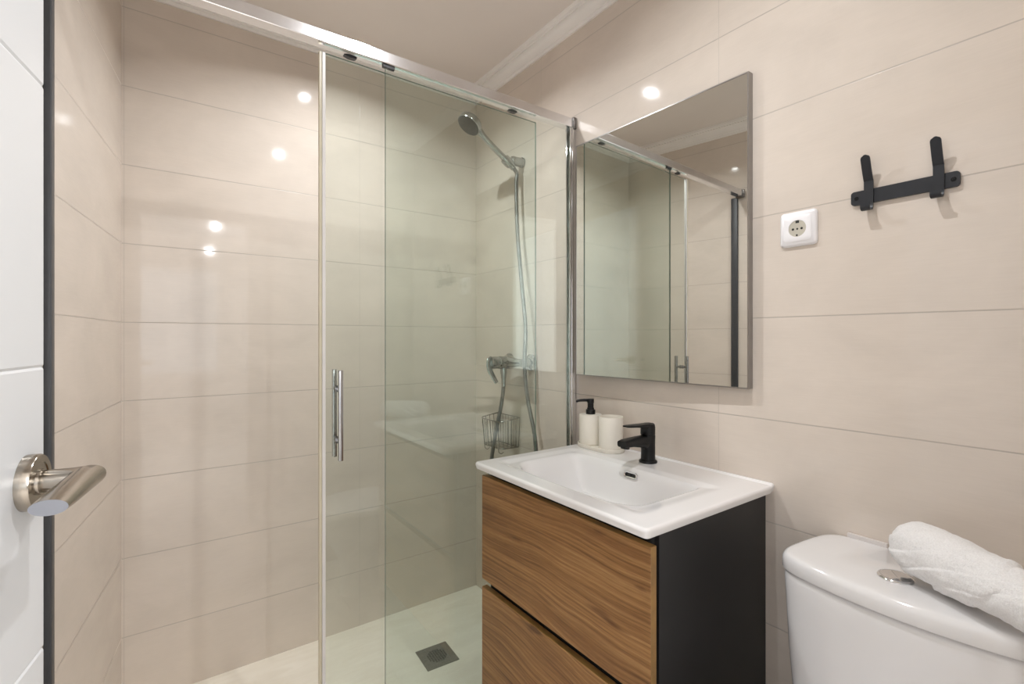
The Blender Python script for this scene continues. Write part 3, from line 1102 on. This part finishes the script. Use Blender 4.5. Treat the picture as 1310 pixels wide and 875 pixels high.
def mirror_block(bm, a0, a1, d0, z0, z1, back):
    """a0..a1 along the glass from the right edge, d0 = front offset, back = None runs to the wall"""
    A, B = MR + md * a0 + mn * d0, MR + md * a1 + mn * d0
    if back is None:
        C, D = Vector((XA - 0.0006, B.y, 0)), Vector((XA - 0.0006, A.y, 0))
    else:
        C, D = B - mn * back, A - mn * back
    add_prism(bm, [v + Vector((0, 0, z0)) for v in (A, B, C, D)], (0, 0, z1 - z0))


MW = (ML - MR).length
w = 0.0032
bm = bmesh.new()
mirror_block(bm, 0, w, 0.001, MZ0, MZ1, None)
mirror_block(bm, MW - w, MW, 0.001, MZ0, MZ1, None)
mirror_block(bm, w, MW - w, 0.001, MZ0, MZ0 + w, None)
mirror_block(bm, w, MW - w, 0.001, MZ1 - w, MZ1, None)
mirror_block(bm, w, MW - w, -0.006, MZ0 + w, MZ1 - w, None)
obj('mirror_frame', bm, plain('mirror_edge_steel', (0.36, 0.345, 0.33), 0.3, 1.0, var=0.03), mir)
bm = bmesh.new()
mirror_block(bm, w, MW - w, 0.0, MZ0 + w, MZ1 - w, 0.005)
obj('mirror_glass', bm, M['mirror'], mir)

soc = thing('power_socket', 'white square wall socket between mirror and hook rack', 'power socket', (XA, 0.527, 1.464))
SYc, SZc, SH = 0.5268, 1.4637, 0.0405


def plate(bm, h, x_out, x_in, r, taper=0.0):
    P0 = rounded_rect(h, h, r)
    P1 = rounded_rect(h - taper, h - taper, max(r - taper, 0.002))
    rings(bm, [[Vector((x_in, SYc + a, SZc + b)) for a, b in P0], [Vector((x_in - 0.35 * (x_in - x_out), SYc + a, SZc + b)) for a, b in P0],
               [Vector((x_out, SYc + a, SZc + b)) for a, b in P1]])


bm = bmesh.new()
plate(bm, SH, XA - 0.0085, XA - 0.0004, 0.009, 0.005)
fr = obj('socket_frame', bm, M['plastic'], soc, smooth=50)
bm = bmesh.new()
P0, hole = [], []
for k in range(64):
    a = 2 * math.pi * k / 64
    ca_, sa_ = math.cos(a), math.sin(a)
    rr = 0.0300 / (abs(ca_) ** 9 + abs(sa_) ** 9) ** (1 / 9)
    P0.append((ca_ * rr, sa_ * rr))
    hole.append((ca_ * 0.0192, sa_ * 0.0192))
xf_, xb_ = XA - 0.0100, XA - 0.0086
rings(bm, [[Vector((xb_, SYc + a, SZc + b)) for a, b in P0], [Vector((xf_ + 0.0006, SYc + a, SZc + b)) for a, b in P0],
           [Vector((xf_, SYc + a * 0.975, SZc + b * 0.975)) for a, b in P0], [Vector((xf_, SYc + a, SZc + b)) for a, b in hole], [Vector((xb_, SYc + a, SZc + b)) for a, b in hole]], False)
obj('socket_insert', bm, M['plastic'], soc, smooth=40)
bm = bmesh.new()
add_lathe(bm, (XA - 0.0090, SYc, SZc), (1, 0, 0), [(0, 0.0194), (0.0004, 0.0194), (0.0004, 0.0)], 36)
well = obj('socket_well', bm, M['socket_dark'], soc, label='recessed beige contact well')
bm = bmesh.new()
for a, b, r in ((0.0095, -0.001, 0.0027), (-0.0095, -0.001, 0.0027), (0.0, -0.001, 0.0022), (0.001, -0.0155, 0.0022)):
    add_lathe(bm, (XA - 0.0091, SYc + a, SZc + b), (-1, 0, 0), [(0, r), (0.0003, r), (0.0003, 0)], 14)
add_box(bm, (XA - 0.0094, SYc - 0.0038, SZc + 0.0125), (XA - 0.0091, SYc + 0.0038, SZc + 0.0182))
obj('contact_hole', bm, M['hole'], well)

hk = thing('hook_rack', 'black metal rack with two flat coat hooks on the tiles', 'hook rack', (XA, 0.332, 1.506))
BXF = 1.1955
bm = bmesh.new()
hb_ = rounded_rect((0.4195 - 0.2445) / 2, 0.0143, 0.006, 5)
rings(bm, [[Vector((x, 0.332 + a, 1.5060 + b)) for a, b in hb_] for x in (XA - 0.0004, BXF + 0.0005, BXF)])
obj('bar', bm, M['black_blue'], hk, smooth=40)
for y in (0.4095, 0.2535):
    bm = bmesh.new()
    add_lathe(bm, (BXF + 0.0002, y, 1.506), (-1, 0, 0), [(0, 0.0045), (0.001, 0.0042), (0.0018, 0.003), (0.0018, 0.0018), (0.0008, 0.0016), (0.0008, 0)], 20)
    obj('screw', bm, M['black'], hk, smooth=30)
for y in (0.3868, 0.2745):
    t = 0.0026
    cl = spline([(1.1735, 0, 1.4865), (1.1740, 0, 1.4790), (1.1790, 0, 1.4752), (1.1880, 0, 1.4765), (1.1930, 0, 1.4840), (1.1938, 0, 1.500), (1.1938, 0, 1.5335), (1.1915, 0, 1.5405), (1.1860, 0, 1.5520), (1.1785, 0, 1.5710), (1.1725, 0, 1.5870)], 5)
    bm = bmesh.new()
    loops = []
    m_ = len(cl)
    for i, p in enumerate(cl):
        d_ = (cl[min(i + 1, m_ - 1)] - cl[max(i - 1, 0)]).normalized()
        nn = Vector((d_.z, 0, -d_.x)) * (t / 2)
        hw = 0.0083
        # rounded tip
        rest = sum((cl[k + 1] - cl[k]).length for k in range(i, m_ - 1))
        if rest < hw:
            hw = max(0.0012, math.sqrt(max(0, hw * hw - (hw - rest) ** 2)))
        c = Vector((p.x, y, p.z))
        loops.append([c + nn + Vector((0, hw, 0)), c - nn + Vector((0, hw, 0)), c - nn - Vector((0, hw, 0)), c + nn - Vector((0, hw, 0))])
    rings(bm, loops)
    obj('hook', bm, M['black_blue'], hk, smooth=35)

# ================================================================== TOILET
TY = 0.288
toi = thing('toilet', 'white close-coupled toilet with curved cistern against the wall', 'toilet', (1.0, TY, 0))
half = [(1.1985, 0.0), (1.1985, 0.11), (1.1970, 0.158), (1.1880, 0.174), (1.165, 0.1835), (1.12, 0.1910), (1.07, 0.1955), (1.040, 0.1955), (1.018, 0.1900), (1.004, 0.1775), (0.9930, 0.155), (0.9835, 0.12), (0.9755, 0.075), (0.9715, 0.035), (0.9705, 0.0)]
plan = spline([(x, y, 0) for x, y in half] + [(x, -y, 0) for x, y in half[-2:0:-1]] + [(half[0][0], -0.0, 0)], 4)[:-1]


def cist(inset, z, back=0.0):
    out = []
    cx = 1.10
    for p in plan:
        dx, dy = p.x - cx, p.y
        l = math.hypot(dx, dy)
        if p.x > 1.193:
            out.append(Vector((min(p.x, 1.1985) - back, TY + dy * (1 - inset / max(abs(dy), 0.1) if abs(dy) > 0.1 else 1), z)))
        else:
            out.append(Vector((p.x - dx / l * inset, TY + p.y - dy / l * inset, z)))
    return out


bm = bmesh.new()
lz = [(0.006, 0.7485), (0.001, 0.7495), (0.0, 0.7515), (0.0, 0.7680), (0.0012, 0.7730), (0.0045, 0.7780), (0.0095, 0.7800), (0.017, 0.7808), (0.03, 0.7812), (0.055, 0.7815), (0.08, 0.7816)]
rings(bm, [cist(i, z) for i, z in lz])
lid = obj('cistern_lid', bm, M['ceramic_toilet'], toi, smooth=40)
bm = bmesh.new()
tz = [(0.055, 0.395), (0.040, 0.402), (0.028, 0.43), (0.019, 0.50), (0.011, 0.60), (0.006, 0.70), (0.004, 0.734), (0.0052, 0.7405), (0.0100, 0.7445), (0.0130, 0.7450), (0.0135, 0.7484), (0.03, 0.7484)]
rings(bm, [cist(i, z, 0.004) for i, z in tz])
obj('cistern', bm, M['ceramic_toilet'], toi, smooth=40)
bm = bmesh.new()
bc = Vector((1.0610, 0.3030, 0.7816))
add_lathe(bm, bc, (0, 0, 1), [(-0.004, 0.0270), (0.0015, 0.0270), (0.0035, 0.0255), (0.0042, 0.0235), (0.0034, 0.0228), (0.0034, 0.0)], 44)
btn = obj('flush_button', bm, M['chrome'], lid, smooth=35, label='round chrome flush button')
bm = bmesh.new()
for k0, k1, off in ((0, math.pi, 0.0008), (math.pi, 2 * math.pi, -0.0008)):
    P = [bc + Vector((-0.3 * 0, 0, 0)) + Vector((math.cos(k0 + (k1 - k0) * k / 16 + 0.6) * 0.0216, math.sin(k0 + (k1 - k0) * k / 16 + 0.6) * 0.0216, 0.0032)) + Vector((-math.sin(0.6), math.cos(0.6), 0)) * off for k in range(17)]
    c = sum(P, Vector()) / 17
    rings(bm, [P, [p + Vector((0, 0, 0.0012)) for p in P], [p.lerp(c, 0.12) + Vector((0, 0, 0.0018)) for p in P]])
obj('button_half', bm, M['chrome'], btn, smooth=30)
# pan, seat and lid (below the frame of the photograph)
bm = bmesh.new()


def egg(s, z, cx=0.77, rx=0.245, ry=0.178, n=36):
    out = []
    for k in range(n):
        a = 2 * math.pi * k / n
        x = math.cos(a)
        out.append(Vector((cx + rx * s * x + (1 - s) * 0.10, TY + ry * s * math.sin(a) * (1 - 0.12 * (-x if x < 0 else 0)), z)))
    return out


rings(bm, [egg(0.58, 0.001), egg(0.56, 0.06), egg(0.60, 0.18), egg(0.80, 0.30), egg(0.96, 0.37), egg(1.0, 0.392), egg(0.98, 0.40)])
obj('pan', bm, M['ceramic_toilet'], toi, smooth=45)
bm = bmesh.new()
rings(bm, [egg(0.97, 0.401), egg(1.01, 0.404), egg(1.015, 0.418), egg(1.0, 0.428), egg(0.94, 0.432), egg(0.4, 0.434)])
obj('seat_lid', bm, M['plastic'], toi, smooth=45)
bm = bmesh.new()
add_box(bm, (0.99, TY - 0.14, 0.30), (1.1955, TY + 0.14, 0.398), 0.02, 4)
add_box(bm, (0.92, TY - 0.105, 0.001), (1.1955, TY + 0.105, 0.31), 0.02, 4)
obj('pan_plinth', bm, M['ceramic_toilet'], toi, smooth=45)

tag(obj('plastic_strip', box((XA - 0.007, 0.355, 0.7700), (XA - 0.0004, 0.4265, 0.7905), 0.001), M['patch'], loc=(XA, 0.39, 0.778)),
    'small off-white strip on the wall just behind the cistern lid', 'wall strip')

# ---- rolled towel
P0 = Vector((1.104, 0.308, 0.838))
P1 = Vector((0.964, 0.062, 0.829))
ax = (P1 - P0).normalized()
side = ax.cross(Vector((0, 0, 1))).normalized()
upv = side.cross(ax).normalized()
TL = (P1 - P0).length


def towel_shell(bm, s0, s1, rbase, end0, end1, edge=None, seed=0.0, ns=150, nt=220, folds=0.0046):
    loops = []
    for i in range(ns + 1):
        q = i / ns
        row = []
        for k in range(nt):
            a = 2 * math.pi * k / nt
            s = s0 + (s1 - s0) * q
            if edge:                       # slanted free edge of the wrap
                s = s0 + (edge(a) - s0) * q
            r = rbase
            if end0:
                t = min(1, (s - s0) / 0.050)
                r *= math.sqrt(max(0.0, 1 - (1 - t) ** 2.6)) if t < 1 else 1
            if end1:
                t = min(1, ((edge(a) if edge else s1) - s) / end1)
                r *= (0.55 + 0.45 * math.sqrt(max(0.0, 1 - (1 - t) ** 2))) if edge else math.sqrt(max(0.0, 1 - (1 - t) ** 2.2))
            # helical fold steps, the layers of the roll
            h = (a / (2 * math.pi) * 6.0 - s * 13.0 + 0.35 + 0.30 * math.sin(a * 2 + seed) + 0.1 * math.sin(s * 40)) % 1.0
            st = h ** 0.8 if h < 0.86 else 0.88 * sm((1 - h) / 0.14)
            st *= 1.0 - 0.55 * sm((s - 0.07) / 0.08)
            r += folds * (st - 0.5) * min(1, r / rbase)
            p = P0 + ax * s + (side * math.cos(a) + upv * math.sin(a)) * r
            nn = noise.noise(Vector((p.x, p.y, p.z)) * 26 + Vector((seed, 0, 0))) * 0.0036 + noise.noise(Vector((p.x, p.y, p.z)) * 110) * 0.0014
            r += nn * min(1, r / rbase)
            p = P0 + ax * s + (side * math.cos(a) * 1.04 + upv * math.sin(a) * 0.97) * r
            if p.z < 0.7832:
                p.z = 0.7832 + (p.z - 0.7832) * 0.03
            row.append(p)
        loops.append(row)
    rings(bm, loops, True)


bm = bmesh.new()
towel_shell(bm, 0.0, 0.19, 0.0475, True, 0.022, edge=lambda a: 0.172 + 0.035 * math.cos(a - 0.9) + 0.006 * math.sin(3 * a))
towel_shell(bm, 0.11, TL, 0.0425, False, 0.03, seed=5.0, folds=0.003)
tag(obj('towel', bm, M['towel'], smooth=180, loc=tuple(P0)), 'white rolled terry towel lying on the cistern lid', 'towel')


# ================================================================== LAMPS
def downlight(x, y, label, power, group):
    t = thing('ceiling_light', label, 'ceiling light', (x, y, H), group)
    bm = bmesh.new()
    add_lathe(bm, (x, y, H - 0.0002), (0, 0, -1), [(0, 0.046), (0.003, 0.0455), (0.006, 0.041), (0.006, 0.034), (0.003, 0.0185)], 36)
    obj('frame', bm, M['casing'], t, smooth=40)
    bm = bmesh.new()
    add_lathe(bm, (x, y, H - 0.0008), (0, 0, -1), [(0, 0.0185), (0.0015, 0.0185), (0.0015, 0)], 36)
    obj('diffuser', bm, M['diffuser'], t)
    area_lamp('lamp_light', (x, y, H - 0.008), 0.036, power, LAMP_WHITE).data.spread = math.radians(180 if y < 0 else 158 if y < 1 else 146)
    return t


downlight(*MAIN_LAMP, 'round white ceiling downlight in front of the shower screen', P_MAIN, 'bathroom downlights')
downlight(*SHOWER_LAMP, 'round white ceiling downlight inside the shower', P_SHOWER, 'bathroom downlights')
downlight(*HALL_LAMPS[0], 'round ceiling downlight of the hall nearest the bathroom doorway', P_HALL, 'hall downlights')
downlight(*HALL_LAMPS[1], 'round ceiling downlight of the hall near its window', P_HALL, 'hall downlights')
